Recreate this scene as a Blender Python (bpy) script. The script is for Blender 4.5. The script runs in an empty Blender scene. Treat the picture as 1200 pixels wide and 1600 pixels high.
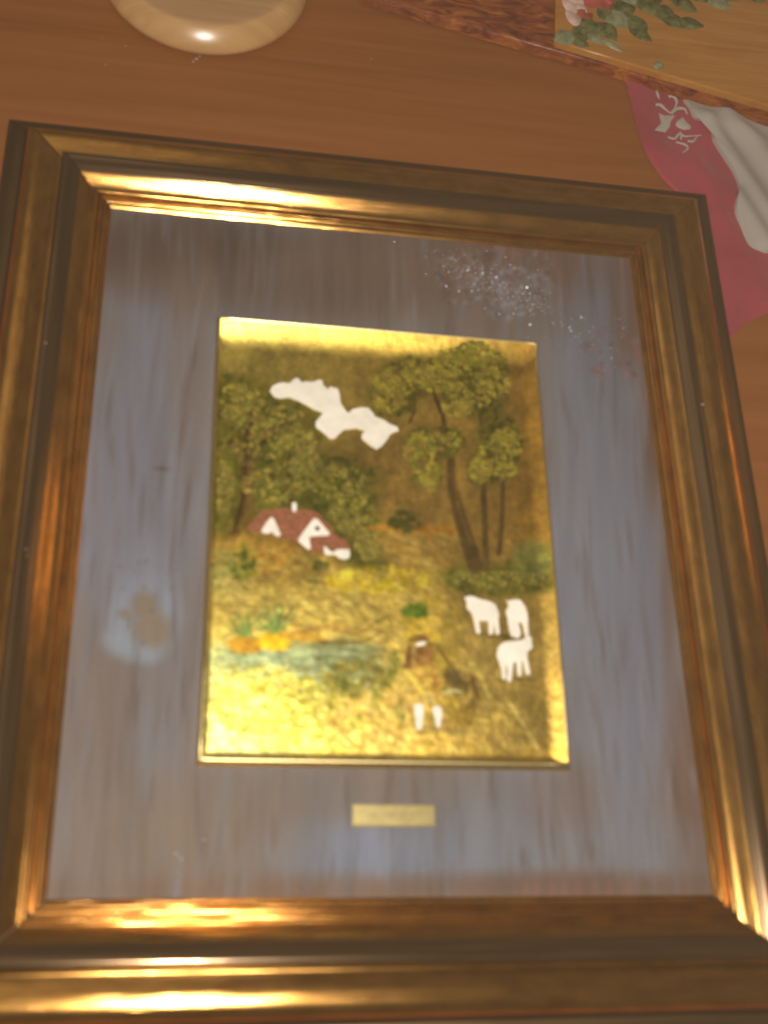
import bpy, bmesh, math, random
import numpy as np
from mathutils import Vector, Matrix

random.seed(7)
rng = np.random.default_rng(11)
S = 0.4                      # metres per unit; one unit is the width of the frame's opening
ZT = -0.05                   # height of the tabletop below the mat, in units
scene = bpy.context.scene
col = scene.collection

# ---------------------------------------------------------------- camera
F = 1748.3 / 1600.0
CAM = np.array([-0.32827659, -0.72274231, 1.69248305])
RT = np.array([[0.98376689, -0.02064295, 0.17825987], [-0.05210112, 0.91771601, 0.39380554], [0.17172124, 0.39670039, -0.9017431]])        # rows: right, up, forward

def W(x, y, z=0.0):
    return Vector((x * S, y * S, (z - ZT) * S))

def at(px, py, z=ZT):
    d = RT.T @ np.array([(px - 600) / 1748.3, -(py - 800) / 1748.3, 1.0])
    s = (z - CAM[2]) / d[2]
    q = CAM + s * d
    return float(q[0]), float(q[1])

cam_data = bpy.data.cameras.new("camera")
cam = bpy.data.objects.new("camera", cam_data)
col.objects.link(cam)
m = Matrix.Identity(4)
for i in range(3):
    m[i][0] = RT[0][i]; m[i][1] = RT[1][i]; m[i][2] = -RT[2][i]
m.translation = W(*CAM)
cam.matrix_world = m
cam_data.sensor_fit = 'VERTICAL'
cam_data.sensor_height = 36
cam_data.lens = 36 * F
cam_data.clip_start = 0.01
cam_data.clip_end = 100
cam_data.dof.use_dof = True
cam_data.dof.focus_distance = 1.15
cam_data.dof.aperture_fstop = 4.5
scene.camera = cam

# ---------------------------------------------------------------- light
scene.view_settings.view_transform = 'Standard'
scene.view_settings.look = 'None'
scene.view_settings.exposure = 0
scene.view_settings.gamma = 1
world = bpy.data.worlds.new("World")
scene.world = world
world.use_nodes = True
bg = world.node_tree.nodes["Background"]
bg.inputs[0].default_value = (1.0, 0.80, 0.62, 1)
bg.inputs[1].default_value = 0.10

def lamp(name, kind, loc, energy, color, size, target=None):
    l = bpy.data.lights.new(name, kind)
    l.energy = energy; l.color = color
    if kind == 'AREA':
        l.shape = 'DISK'; l.size = size
    else:
        l.shadow_soft_size = size
    o = bpy.data.objects.new(name, l)
    o.location = loc
    if target is not None:
        o.rotation_euler = (Vector(target) - Vector(loc)).to_track_quat('-Z', 'Y').to_euler()
    col.objects.link(o)
    return o

right = Vector(RT[0]); up = Vector(RT[1])
lamp("camera_flash", 'POINT', W(*CAM) + right * 0.022 + up * 0.012, 25.0, (1.0, 0.90, 0.77), 0.008)
lamp("added_orange_glow", 'AREA', (1.55, 0.75, 1.05), 0.6, (1.0, 0.50, 0.18), 0.40, (0.1, 0.1, 0))  # unseen light added to put an orange glow on the right outer roll
lamp("added_soft_fill", 'AREA', (-0.7, 0.9, 1.9), 1.2, (1.0, 0.85, 0.66), 1.3, (0, 0, 0))  # broad fill added so the gold does not look flat, no known source

# ---------------------------------------------------------------- helpers
def tag(o, label=None, cat=None, group=None, kind=None):
    if label: o["label"] = label
    if cat: o["category"] = cat
    if group: o["group"] = group
    if kind: o["kind"] = kind
    return o

def empty(name, loc=(0, 0, 0)):
    o = bpy.data.objects.new(name, None)
    o.empty_display_size = 0.05
    o.location = loc
    col.objects.link(o)
    return o

def mesh_obj(name, verts, faces, mat, parent=None, smooth=True, angle=35, colors=None):
    me = bpy.data.meshes.new(name)
    me.from_pydata([tuple(v) for v in verts], [], faces)
    me.update()
    if colors is not None:
        a = me.color_attributes.new("paint", 'FLOAT_COLOR', 'POINT')
        c = np.ones((len(verts), 4), dtype=np.float32)
        c[:, :3] = colors
        a.data.foreach_set("color", c.ravel())
    me.materials.append(mat)
    if smooth:
        me.shade_smooth()
        if angle:
            me.set_sharp_from_angle(angle=math.radians(angle))
    o = bpy.data.objects.new(name, me)
    col.objects.link(o)
    if parent is not None:
        o.parent = parent
        o.matrix_parent_inverse = Matrix.Translation(parent.location).inverted() if parent.type == 'EMPTY' else Matrix.Identity(4)
    return o

def lin(c):
    c = np.asarray(c, dtype=float) / 255.0
    return np.where(c <= 0.04045, c / 12.92, ((c + 0.055) / 1.055) ** 2.4)

class N:
    """tiny node helper"""
    def __init__(self, name):
        self.m = bpy.data.materials.new(name)
        self.m.use_nodes = True
        self.t = self.m.node_tree
        self.b = self.t.nodes["Principled BSDF"]
    def n(self, kind, **kw):
        x = self.t.nodes.new(kind)
        for k, v in kw.items(): setattr(x, k, v)
        return x
    def l(self, a, b): self.t.links.new(a, b)
    def set(self, **kw):
        for k, v in kw.items():
            self.b.inputs[k.replace('_', ' ')].default_value = v
        return self
    def coords(self, scale=(1, 1, 1), rot=(0, 0, 0), kind='Object'):
        tc = self.n("ShaderNodeTexCoord"); mp = self.n("ShaderNodeMapping")
        mp.inputs["Scale"].default_value = scale
        mp.inputs["Rotation"].default_value = rot
        self.l(tc.outputs[kind], mp.inputs["Vector"])
        return mp.outputs[0]
    def noise(self, vec, scale=5, detail=4, rough=.55, dist=0):
        x = self.n("ShaderNodeTexNoise")
        x.inputs["Scale"].default_value = scale
        x.inputs["Detail"].default_value = detail
        x.inputs["Roughness"].default_value = rough
        x.inputs["Distortion"].default_value = dist
        self.l(vec, x.inputs["Vector"])
        return x.outputs["Fac"]
    def ramp(self, fac, stops):
        r = self.n("ShaderNodeValToRGB")
        e = r.color_ramp.elements
        while len(e) < len(stops): e.new(0.5)
        for q, (p, c) in zip(e, stops):
            q.position = p
            q.color = (*c, 1) if not isinstance(c, (int, float)) else (c, c, c, 1)
        self.l(fac, r.inputs[0])
        return r.outputs[0]
    def mix(self, a, b, fac, mode='MIX'):
        x = self.n("ShaderNodeMix", data_type='RGBA', blend_type=mode)
        for v, i in ((a, 6), (b, 7)):
            if isinstance(v, tuple): x.inputs[i].default_value = (*v, 1)
            else: self.l(v, x.inputs[i])
        if isinstance(fac, (int, float)): x.inputs[0].default_value = fac
        else: self.l(fac, x.inputs[0])
        return x.outputs[2]
    def bump(self, h, strength=.2, dist=.001):
        b = self.n("ShaderNodeBump")
        b.inputs["Strength"].default_value = strength
        b.inputs["Distance"].default_value = dist
        self.l(h, b.inputs["Height"])
        self.l(b.outputs[0], self.b.inputs["Normal"])

# ---------------------------------------------------------------- materials
def wood_table():
    k = N("table_wood").set(Roughness=.48, Specular_IOR_Level=.35)
    v = k.coords((1.2, 26, 1), (0, 0, math.radians(-6)))
    a = k.noise(v, 3.0, 8, .62, .4)
    v2 = k.coords((.6, 4, 1), (0, 0, math.radians(-6)))
    b = k.noise(v2, 2.4, 4, .5, .8)
    c = k.ramp(a, [(.25, (.240, .084, .022)), (.5, (.292, .108, .031)), (.75, (.330, .126, .038))])
    d = k.ramp(b, [(.35, (.90, .89, .87)), (.65, (1.06, 1.05, 1.03))])
    k.l(k.mix(c, d, 1.0, 'MULTIPLY'), k.b.inputs["Base Color"])
    v3 = k.coords((8, 160, 1), (0, 0, math.radians(-6)))
    k.bump(k.noise(v3, 6, 3), .05, .0004)
    return k.m

def gold(name, base, dark, rough=.30, lo=.25):
    k = N(name).set(Metallic=1.0, Roughness=rough)
    v = k.coords((2.5, 120, 120))
    a = k.noise(v, 4, 5, .6)
    v2 = k.coords((10, 25, 25))
    b = k.noise(v2, 5, 5, .6)
    c = k.ramp(a, [(.3, dark), (.68, base)])
    w = k.noise(k.coords((26, 60, 60)), 9, 6, .7)
    c = k.mix(c, (.30, .13, .045), k.ramp(w, [(.66, 0.0), (.72, .5)]))
    d = k.ramp(b, [(.3, (.72, .66, .60)), (.62, (1.05, 1.03, 1.0))])
    k.l(k.mix(c, d, 1.0, 'MULTIPLY'), k.b.inputs["Base Color"])
    r = k.ramp(a, [(.3, rough + .05), (.7, rough - .02)])
    k.l(r, k.b.inputs["Roughness"])
    v3 = k.coords((2.5, 420, 420))
    k.bump(k.noise(v3, 5, 2), .75, .00012)
    return k.m

def lacquer():
    k = N("umber_lacquer").set(Metallic=.85, Roughness=.16)
    v = k.coords((2, 110, 110))
    a = k.noise(v, 4, 5, .6)
    c = k.ramp(a, [(.3, (.105, .062, .028)), (.7, (.25, .155, .078))])
    k.l(c, k.b.inputs["Base Color"])
    k.set(Coat_Weight=.35, Coat_Roughness=.18)
    v3 = k.coords((6, 300, 300))
    k.bump(k.noise(v3, 5, 3), .10, .0004)
    return k.m

def attr_mat(name, metallic=0.0, rough=.5, bump=.0, bscale=400, bdist=.0004, streak=(1, 1, 1), sheen=0.0, spec=.5, var=.15):
    k = N(name).set(Metallic=metallic, Roughness=rough, Specular_IOR_Level=spec)
    a = k.n("ShaderNodeAttribute"); a.attribute_name = "paint"
    v = k.coords(streak)
    n = k.noise(v, bscale, 4, .6)
    c = k.ramp(n, [(.3, (1 - var,) * 3), (.7, (1 + var * .8,) * 3)])
    k.l(k.mix(a.outputs["Color"], c, 1.0, 'MULTIPLY'), k.b.inputs["Base Color"])
    if sheen:
        k.set(Sheen_Weight=sheen, Sheen_Roughness=.4)
    if bump: k.bump(n, bump, bdist)
    return k.m

def plain(name, base, rough=.5, metallic=0.0, var=.15, scale=60, bump=.1, bdist=.0003, spec=.5, stretch=(1, 1, 1)):
    k = N(name).set(Roughness=rough, Metallic=metallic, Specular_IOR_Level=spec)
    n = k.noise(k.coords(stretch), scale, 4, .6)
    lo = tuple(x * (1 - var) for x in base); hi = tuple(x * (1 + var) for x in base)
    k.l(k.ramp(n, [(.3, lo), (.7, hi)]), k.b.inputs["Base Color"])
    if bump: k.bump(n, bump, bdist)
    return k.m

def pine(name, lo, hi, rot=0.0, rough=.35, coat=.3):
    k = N(name).set(Roughness=rough)
    a = k.noise(k.coords((2, 34, 6), (0, 0, rot)), 4, 6, .6, .5)
    k.l(k.ramp(a, [(.3, lo), (.7, hi)]), k.b.inputs["Base Color"])
    k.set(Coat_Weight=coat, Coat_Roughness=.26)
    return k.m

def tortoise():
    k = N("mottled_wood").set(Roughness=.36)
    v = k.coords((5, 16, 10), (0, 0, math.radians(28)))
    a = k.noise(v, 6, 6, .65, 1.6)
    c = k.ramp(a, [(.34, (.075, .016, .007)), (.48, (.23, .052, .016)), (.60, (.36, .11, .026)), (.74, (.50, .22, .06))])
    k.l(c, k.b.inputs["Base Color"])
    k.set(Coat_Weight=.5, Coat_Roughness=.15)
    k.bump(a, .4, .001)
    return k.m

def fabric(name, base, var=.1, sheen=.3):
    k = N(name).set(Roughness=.9, Specular_IOR_Level=.15, Sheen_Weight=sheen)
    w = k.noise(k.coords((1, 1, 1)), 900, 2, .5)
    b = k.noise(k.coords((1, 1, 1)), 14, 3, .5)
    lo = tuple(x * (1 - var) for x in base); hi = tuple(min(1, x * (1 + var)) for x in base)
    k.l(k.ramp(b, [(.35, lo), (.65, hi)]), k.b.inputs["Base Color"])
    k.bump(w, .3, .0003)
    return k.m

M = dict(
    table=wood_table(),
    gold=gold("antique_gold", (.85, .49, .15), (.64, .35, .10), .155),
    roll=gold("gold_roll", (.83, .47, .135), (.62, .325, .085), .155),
    lacquer=lacquer(),
    dullbrass=plain('dull_brass', (.32, .27, .12), .46, .9, .12, 200, .1, .0002),
    edge=plain('dull_umber_edge', (.13, .078, .036), .36, .75, .25, 120, .2, .0003, stretch=(.1, 1, 1)),
    lipmat=plain('dull_grey_gilt', (.22, .16, .11), .24, .95, .1, 200, .05),
    brass=plain("brass", (.66, .54, .26), .38, 1.0, .1, 300, .1, .0002),
    mat=attr_mat("suede", 0, .95, .2, 700, .0004, (1, .5, 1), .25, .1, .06),
    plate=attr_mat("painted_gilt", .92, .43, .35, 260, .0007, (1, 1, 1)),
    paint=attr_mat("oil_paint", .35, .38, .3, 500, .0005, (1, 1, 1)),
    white=plain("white_enamel", (.82, .79, .70), .5, 0, .10, 90, .4, .001),
    red=plain("red_paint", (.27, .095, .045), .45, .1, .35, 300, .2),
    dark=plain("dark_paint", (.05, .035, .03), .5, 0, .2, 200, 0),
    pink=fabric("pink_cloth", (.35, .062, .085), .14, .35),
    linen=fabric("white_cloth", (.40, .37, .34), .04, .15),
    thread=plain("white_thread", (.46, .42, .38), .8, 0, .1, 500, .3),
    mottled=tortoise(),
    panel=pine("pine_panel", (.38, .165, .035), (.56, .27, .070), math.radians(-14)),
    turned=pine("turned_pine", (.48, .28, .115), (.60, .37, .165), 0.2, .28, .6),
    turnedtop=pine('turned_pine_top', (.44, .25, .125), (.54, .32, .165), 0.2, .34, .4),
    leaf=plain("green_paint", (.13, .14, .05), .45, 0, .7, 120, .6, .002),
    leafpale=plain("pale_green_paint", (.25, .27, .16), .3, 0, .4, 120, .6, .002),
    rose=plain("rose_paint", (.42, .09, .08), .32, 0, .5, 90, .6, .002),
    petal=plain("petal_paint", (.72, .50, .44), .32, 0, .25, 90, .6, .002),
    stonepaint=plain("grey_edge_paint", (.16, .085, .05), .5, 0, .3, 80, .2),
    glitter=plain("glitter", (.72, .82, .97), .32, .35, .05, 100, 0),
)

# ---------------------------------------------------------------- tabletop
def tabletop():
    w, d, t = 2.6, 2.4, .03
    bm = bmesh.new()
    bmesh.ops.create_cube(bm, size=1)
    bmesh.ops.scale(bm, vec=(w, d, t), verts=bm.verts)
    bmesh.ops.translate(bm, vec=(.1, .25, -t / 2), verts=bm.verts)
    bmesh.ops.bevel(bm, geom=bm.edges[:], offset=.004, segments=2, affect='EDGES')
    me = bpy.data.meshes.new("tabletop"); bm.to_mesh(me); bm.free()
    me.materials.append(M['table'])
    o = bpy.data.objects.new("tabletop", me); col.objects.link(o)
    tag(o, kind='structure', label="orange brown veneered wooden tabletop under the frame")
tabletop()

# ---------------------------------------------------------------- the picture frame
MH = 1.1935
PROFILE = {   # (u outward from the opening, z above the mat), units
 'lip': [(-.0062, -.0012), (-.0056, .0004), (-.0040, .0016), (-.0022, .0032), (-.0012, .0036), (-.0004, .0024)],
 'inner': [(-.0010, .0020), (.0004, .0058), (.0030, .0088), (.0058, .0094), (.0084, .0076), (.0098, .0048), (.0122, .0036),
           (.0145, .0042), (.0160, .0080), (.0182, .0122), (.0212, .0142), (.0240, .0130), (.0258, .0092),
           (.0275, .0070), (.031, .0080), (.036, .0108), (.041, .0146), (.046, .0186), (.0500, .0216), (.0525, .0232)],
 'shoulder': [(.0525, .0232), (.0533, .0248), (.058, .0277), (.065, .0318), (.072, .0345), (.078, .0352), (.0825, .0340),
              (.0848, .0325), (.0856, .0280), (.0866, .0180), (.0880, .0120)],
 'roll': [(.0880, .0120), (.0900, .0108), (.0940, .0112), (.100, .0128), (.107, .0150), (.115, .0172), (.124, .0186),
          (.133, .0189), (.142, .0168), (.150, .0108), (.1530, .0070)],
 'edge': [(.1530, .0070), (.1570, .0000), (.1605, -.0112), (.1622, -.0138), (.167, -.0142), (.175, -.0155), (.184, -.0180), (.192, -.0225), (.196, -.0275),
          (.197, -.036), (.1975, -.0495)],
}
def spline(pts, n=5):
    out = []
    P = [pts[0]] + list(pts) + [pts[-1]]
    for i in range(1, len(P) - 2):
        p0, p1, p2, p3 = (np.array(P[j]) for j in (i - 1, i, i + 1, i + 2))
        for k in range(n):
            t = k / n
            out.append(.5 * ((2 * p1) + (-p0 + p2) * t + (2 * p0 - 5 * p1 + 4 * p2 - p3) * t * t + (-p0 + 3 * p1 - 3 * p2 + p3) * t ** 3))
    out.append(np.array(pts[-1]))
    return out

frame = empty("framed_picture", W(0, 0, ZT))
tag(frame, "large antique gold frame lying on the table around a small gilt country landscape", "picture frame")

def strip_mesh(prof, half, segs=40):
    verts, faces = [], []
    n = len(prof)
    for j in range(segs + 1):
        t = -1 + 2 * j / segs
        for (u, z) in prof:
            L = half + u - .0009
            verts.append(((t * L) * S, u * S, (z - ZT) * S))
    for j in range(segs):
        for i in range(n - 1):
            a = j * n + i
            faces.append((a, a + n, a + n + 1, a + 1))
    return verts, faces

def rail(half, dist, ang):
    """one side of the frame: local x runs along it, local y points outwards"""
    objs = []
    root = None
    for key, name, mat in (('inner', 'frame_rail', M['gold']), ('lip', 'inner_lip', M['gold']), ('shoulder', 'shoulder_band', M['lacquer']),
                           ('roll', 'outer_roll', M['roll']), ('edge', 'edge_band', M['edge'])):
        pr = spline(PROFILE[key])
        if key == 'inner':
            pr = pr
        v, f = strip_mesh(pr, half)
        if key == 'edge':            # close the underside back to the rebate
            pass
        o = mesh_obj(name, v, f, mat, None, True, 50)
        if root is None:
            root = o
            o.parent = frame
            rot = Matrix.Rotation(ang, 4, 'Z')
            o.location = rot @ Vector((0, dist * S, 0))
            o.rotation_euler = (0, 0, ang)
        else:
            o.parent = root
        objs.append(o)
    return root
rail(.5, MH / 2, 0)
rail(MH / 2, .5, -math.pi / 2)
rail(.5, MH / 2, math.pi)
rail(MH / 2, .5, math.pi / 2)

# ---------------------------------------------------------------- painting canvas in a small raster
def fract_noise(h, w, cells, seed, octaves=4, stretch=(1, 1)):
    r = np.random.default_rng(seed)
    out = np.zeros((h, w)); amp = 1; tot = 0
    for o in range(octaves):
        cy = max(2, int(cells * stretch[0] * 2 ** o)); cx = max(2, int(cells * stretch[1] * 2 ** o))
        g = r.random((cy + 1, cx + 1))
        y = np.linspace(0, cy - 1e-6, h); x = np.linspace(0, cx - 1e-6, w)
        yi = y.astype(int); xi = x.astype(int); fy = y - yi; fx = x - xi
        fy = fy * fy * (3 - 2 * fy); fx = fx * fx * (3 - 2 * fx)
        a = g[yi][:, xi]; b = g[yi][:, xi + 1]; c = g[yi + 1][:, xi]; d = g[yi + 1][:, xi + 1]
        v = (a * (1 - fx) + b * fx) * (1 - fy)[:, None] + (c * (1 - fx) + d * fx) * fy[:, None]
        out += amp * v; tot += amp; amp *= .55
    return out / tot

class Canvas:
    def __init__(s, x0, y0, x1, y1):
        s.x0, s.y0 = x0, y0
        s.w, s.h = x1 - x0, y1 - y0
        s.c = np.zeros((s.h, s.w, 3))
        s.Y, s.X = np.mgrid[y0:y1, x0:x1].astype(float)
    def blob(s, x, y, rx, ry, c, a=1.0, ang=0, soft=.5, noisy=None):
        R = int(max(rx, ry) * (1 + soft)) + 2
        ix0, ix1 = max(0, int(x - s.x0 - R)), min(s.w, int(x - s.x0 + R))
        iy0, iy1 = max(0, int(y - s.y0 - R)), min(s.h, int(y - s.y0 + R))
        if ix1 <= ix0 or iy1 <= iy0: return
        X = s.X[iy0:iy1, ix0:ix1] - x; Y = s.Y[iy0:iy1, ix0:ix1] - y
        ca, sa = math.cos(ang), math.sin(ang)
        d = np.sqrt(((X * ca + Y * sa) / rx) ** 2 + ((-X * sa + Y * ca) / ry) ** 2)
        k = np.clip((1 + soft - d) / (2 * soft), 0, 1); k = k * k * (3 - 2 * k) * a
        if noisy is not None: k = k * noisy[iy0:iy1, ix0:ix1]
        t = s.c[iy0:iy1, ix0:ix1]
        t[:] = t * (1 - k[..., None]) + np.array(c, float) * k[..., None]
    def line(s, pts, w0, w1, c, a=1.0, soft=.6):
        n = len(pts) - 1
        L = [math.dist(pts[i], pts[i + 1]) for i in range(n)]
        T = sum(L); acc = 0
        for i in range(n):
            m_ = max(1, int(L[i] / max(1, .6 * min(w0, w1) + .4)))
            for k in range(m_):
                t = k / m_
                x = pts[i][0] + (pts[i + 1][0] - pts[i][0]) * t; y = pts[i][1] + (pts[i + 1][1] - pts[i][1]) * t
                w = w0 + (w1 - w0) * (acc + L[i] * t) / T
                s.blob(x, y, w, w, c, a, 0, soft)
            acc += L[i]
    def dabs(s, region, n, size, colors, a=.6, ang=(0, math.pi), jit=12):
        k = 0
        for _ in range(n * 4):
            if k >= n: break
            x = random.uniform(region[0] - region[2], region[0] + region[2])
            y = random.uniform(region[1] - region[3], region[1] + region[3])
            if ((x - region[0]) / region[2]) ** 2 + ((y - region[1]) / region[3]) ** 2 > 1: continue
            c = np.clip(np.array(random.choice(colors), float) + random.gauss(0, jit), 0, 255)
            sz = random.uniform(.6, 1.3)
            s.blob(x, y, size[0] * sz, size[1] * sz, c, a * random.uniform(.5, 1), random.uniform(*ang), .5)
            k += 1
    def sample(s, px, py):
        x = np.clip(px - s.x0, 0, s.w - 1.001); y = np.clip(py - s.y0, 0, s.h - 1.001)
        xi = x.astype(int); yi = y.astype(int); fx = (x - xi)[:, None]; fy = (y - yi)[:, None]
        c = s.c
        return (c[yi, xi] * (1 - fx) + c[yi, xi + 1] * fx) * (1 - fy) + (c[yi + 1, xi] * (1 - fx) + c[yi + 1, xi + 1] * fx) * fy

def to_px(P):
    """points in units -> reference pixels (only used to lay out the painting)"""
    V = (P - CAM) @ RT.T
    return 600 + 1748.3 * V[:, 0] / V[:, 2], 800 - 1748.3 * V[:, 1] / V[:, 2]

# ---------------------------------------------------------------- mat panel
def mat_panel():
    cv = Canvas(40, 290, 1160, 1440)
    h, w = cv.h, cv.w
    base = np.array((122, 111, 105.)); blue = np.array((122, 123, 132.)); warm = np.array((112, 88, 74.))
    big = fract_noise(h, w, 3, 1, 3, (1, 1.5)); st = fract_noise(h, w, 6, 2, 4, (.35, 4)); fine = fract_noise(h, w, 20, 3, 3, (.4, 4))
    k = np.clip((big - .42) * 4, 0, 1)[..., None]
    cv.c[:] = base * (1 - k) + blue * k
    for (x, y, rx, ry, c, a) in [
        (230, 700, 90, 260, (120, 118, 128), .7), (190, 840, 70, 160, (122, 120, 132), .6), (250, 390, 150, 60, (100, 84, 76), .8), (600, 400, 400, 60, (98, 84, 78), .6),
        (560, 440, 260, 60, (118, 98, 84), .7), (860, 400, 130, 60, (116, 90, 78), .8), (950, 660, 60, 260, (116, 118, 132), .8),
        (1000, 1000, 60, 250, (118, 118, 132), .8), (1075, 1230, 35, 170, (112, 90, 80), .8), (1020, 640, 16, 130, (100, 74, 64), .8),
        (985, 470, 30, 100, (108, 82, 70), .7), (1045, 860, 12, 190, (104, 80, 70), .6), (600, 1330, 200, 46, (124, 130, 146), .9), (300, 380, 130, 40, (90, 76, 70), .6), (470, 460, 200, 40, (100, 88, 82), .5),
        (820, 1300, 160, 90, (120, 122, 130), .7), (1000, 1330, 80, 50, (120, 122, 134), .6), (900, 1385, 220, 22, (108, 86, 76), .8),
        (400, 1390, 320, 22, (122, 98, 84), .7), (150, 1180, 60, 240, (120, 108, 104), .6), (300, 1300, 160, 90, (126, 112, 100), .7),
        (930, 880, 60, 200, (120, 122, 132), .6), (880, 1240, 60, 60, (116, 94, 82), .5), (300, 560, 36, 200, (122, 106, 96), .6),
        (780, 500, 110, 30, (112, 100, 92), .5)]:
        cv.blob(x, y, rx, ry, c, a, 0, .7)
    # the round water stain
    cv.blob(226, 962, 60, 66, (138, 144, 156), .85, 0, .3)
    cv.blob(230, 900, 52, 60, (130, 132, 144), .6, 0, .6)
    cv.blob(205, 1010, 44, 22, (140, 148, 160), .8, .3, .6)
    cv.blob(238, 985, 32, 28, (132, 118, 104), .9, 0, .5); cv.blob(226, 945, 22, 20, (130, 114, 98), .8, .5, .5)
    cv.blob(196, 960, 14, 8, (130, 116, 102), .7, .2, .5)
    for _ in range(14):
        cv.blob(random.uniform(180, 280), random.uniform(870, 1030), random.uniform(2, 5), random.uniform(1.5, 3), (104, 100, 104), .6, random.uniform(0, 3), .6)
    # brushed nap, mostly vertical
    for _ in range(1100):
        x = random.uniform(50, 1150); y = random.uniform(300, 1430)
        c = random.choice([(96, 80, 74), (130, 130, 140), (118, 110, 108), (104, 92, 88), (116, 118, 130)])
        lean = (x - 560) / 560 * -.12
        cv.blob(x, y, random.uniform(1.6, 5), random.uniform(16, 70), c, random.uniform(.15, .42), lean + random.gauss(0, .07), .8)
    # reddish scuffs under the glitter
    cv.dabs((770, 440, 90, 60), 160, (5, 3), [(128, 92, 92), (100, 90, 92), (136, 106, 92), (90, 82, 84)], .5)
    cv.dabs((800, 455, 66, 44), 200, (6, 3), [(150, 152, 164), (132, 134, 142), (120, 116, 124), (104, 100, 104)], .4)
    cv.dabs((770, 420, 100, 34), 130, (6, 3), [(136, 136, 144), (112, 106, 108), (140, 120, 112)], .35)
    cv.dabs((960, 550, 50, 45), 60, (6, 4), [(136, 98, 96), (112, 96, 104)], .5)
    for x in range(820, 1010, 22):
        cv.blob(x + random.uniform(-6, 6), 1400, 6, 26, (134, 100, 88), .5, 0, .7)
    cv.blob(253, 732, 12, 3, (98, 88, 84), .8, .1, .6)
    cv.c *= (1 + .14 * (st - .5) + .10 * (fine - .5))[..., None]
    nx, ny = 260, 310
    xs = np.linspace(-.5035, .5035, nx); ys = np.linspace(-MH / 2 - .0035, MH / 2 + .0035, ny)
    X, Y = np.meshgrid(xs, ys)
    edge = np.minimum(.5035 - abs(X), MH / 2 + .0035 - abs(Y))
    Z = -.0006 + .0006 * fract_noise(ny, nx, 5, 9, 3)
    P = np.stack([X.ravel(), Y.ravel(), Z.ravel()], 1)
    px, py = to_px(P)
    c = lin(cv.sample(px, py)) ** 1.10 * 1.04 * np.array((.95, 1.0, 1.04))
    V = (P - [0, 0, ZT]) * S
    idx = np.arange(nx * ny).reshape(ny, nx)
    Fc = np.stack([idx[:-1, :-1], idx[:-1, 1:], idx[1:, 1:], idx[1:, :-1]], -1).reshape(-1, 4)
    o = mesh_obj("mat_panel", V.tolist(), Fc.tolist(), M['mat'], frame, True, 0, c)
    tag(o, "grey mauve suede mat with a pale round water stain")
    return o
mat_obj = mat_panel()

def glitter():
    vs, fs = [], []
    spots = [(701, 425, 2), (731, 422, 3), (754, 427, 3), (775, 433, 2.6), (765, 449, 1.8), (790, 402, 2), (823, 449, 3), (817, 459, 3),
             (828, 489 - 30, 2.4), (780, 491, 2.4), (758, 482, 1.8), (802, 490, 2), (828, 507, 3), (890, 512, 2.4), (892, 517, 3), (908, 496, 2), (737, 455, 2),
             (717, 455, 2), (697, 447, 2), (804, 419, 2), (840, 422, 1.6), (797, 414, 1.6), (747, 453, 2), (955, 560, 1.8), (968, 499, 1.5),
             (318, 1312, 1.6), (275, 1334, 1.8), (283, 1342, 1.6), (293, 1411, 2.2), (365, 1430 - 22, 1.8)]
    for _ in range(420):
        a = random.gauss(0, 1); b = random.gauss(0, 1)
        spots.append((775 + 48 * a + 22 * b, 445 + 24 * a * .6 + 24 * b, random.uniform(.4, 1.2)))
    for _ in range(40):
        spots.append((930 + random.gauss(0, 38), 535 + random.gauss(0, 26), random.uniform(.4, 1.1)))
    for (px, py, r) in spots:
        x, y = at(px, py, 0.001)
        r = r * .00085
        n0 = len(vs)
        tx, ty = random.gauss(0, .25), random.gauss(0, .25)
        k = 6
        for i in range(k):
            a = i * 2 * math.pi / k
            dx, dy = r * math.cos(a), r * math.sin(a)
            vs.append(W(x + dx, y + dy, .0016 + dx * tx + dy * ty) - frame.location)
        vs.append(W(x, y, .0016 + r * .8) - frame.location)
        for i in range(k): fs.append((n0 + i, n0 + (i + 1) % k, n0 + k))
    o = mesh_obj("glitter", vs, fs, M['glitter'], None, False)
    o.parent = frame
    tag(o, "specks of silvery glitter scattered on the upper right of the mat", kind='stuff')
glitter()

# ---------------------------------------------------------------- gilt plate and its painting
PC = [at(343, 499, .030), at(835, 539, .028), at(889, 1190, .010), at(315, 1187, .009)]
PX0 = (PC[0][0] + PC[3][0]) / 2; PX1 = (PC[1][0] + PC[2][0]) / 2
PY1 = (PC[0][1] + PC[1][1]) / 2; PY0 = (PC[2][1] + PC[3][1]) / 2
def plate_z(x, y):
    x = np.asarray(x, float); y = np.asarray(y, float)
    def mg(d, w, h):
        t = np.clip(1 - d / w, 0, 1)
        return h * t * t * (1.6 - .6 * t)
    z = np.maximum.reduce([mg(PY1 - y, .048, .0180), mg(PX1 - x, .030, .0075), mg(x - PX0, .010, .004), mg(y - PY0, .012, .004)])
    return .0040 + .012 * (1 - np.clip((.02 - y) / .42, 0, 1) ** 2) + z

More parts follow.
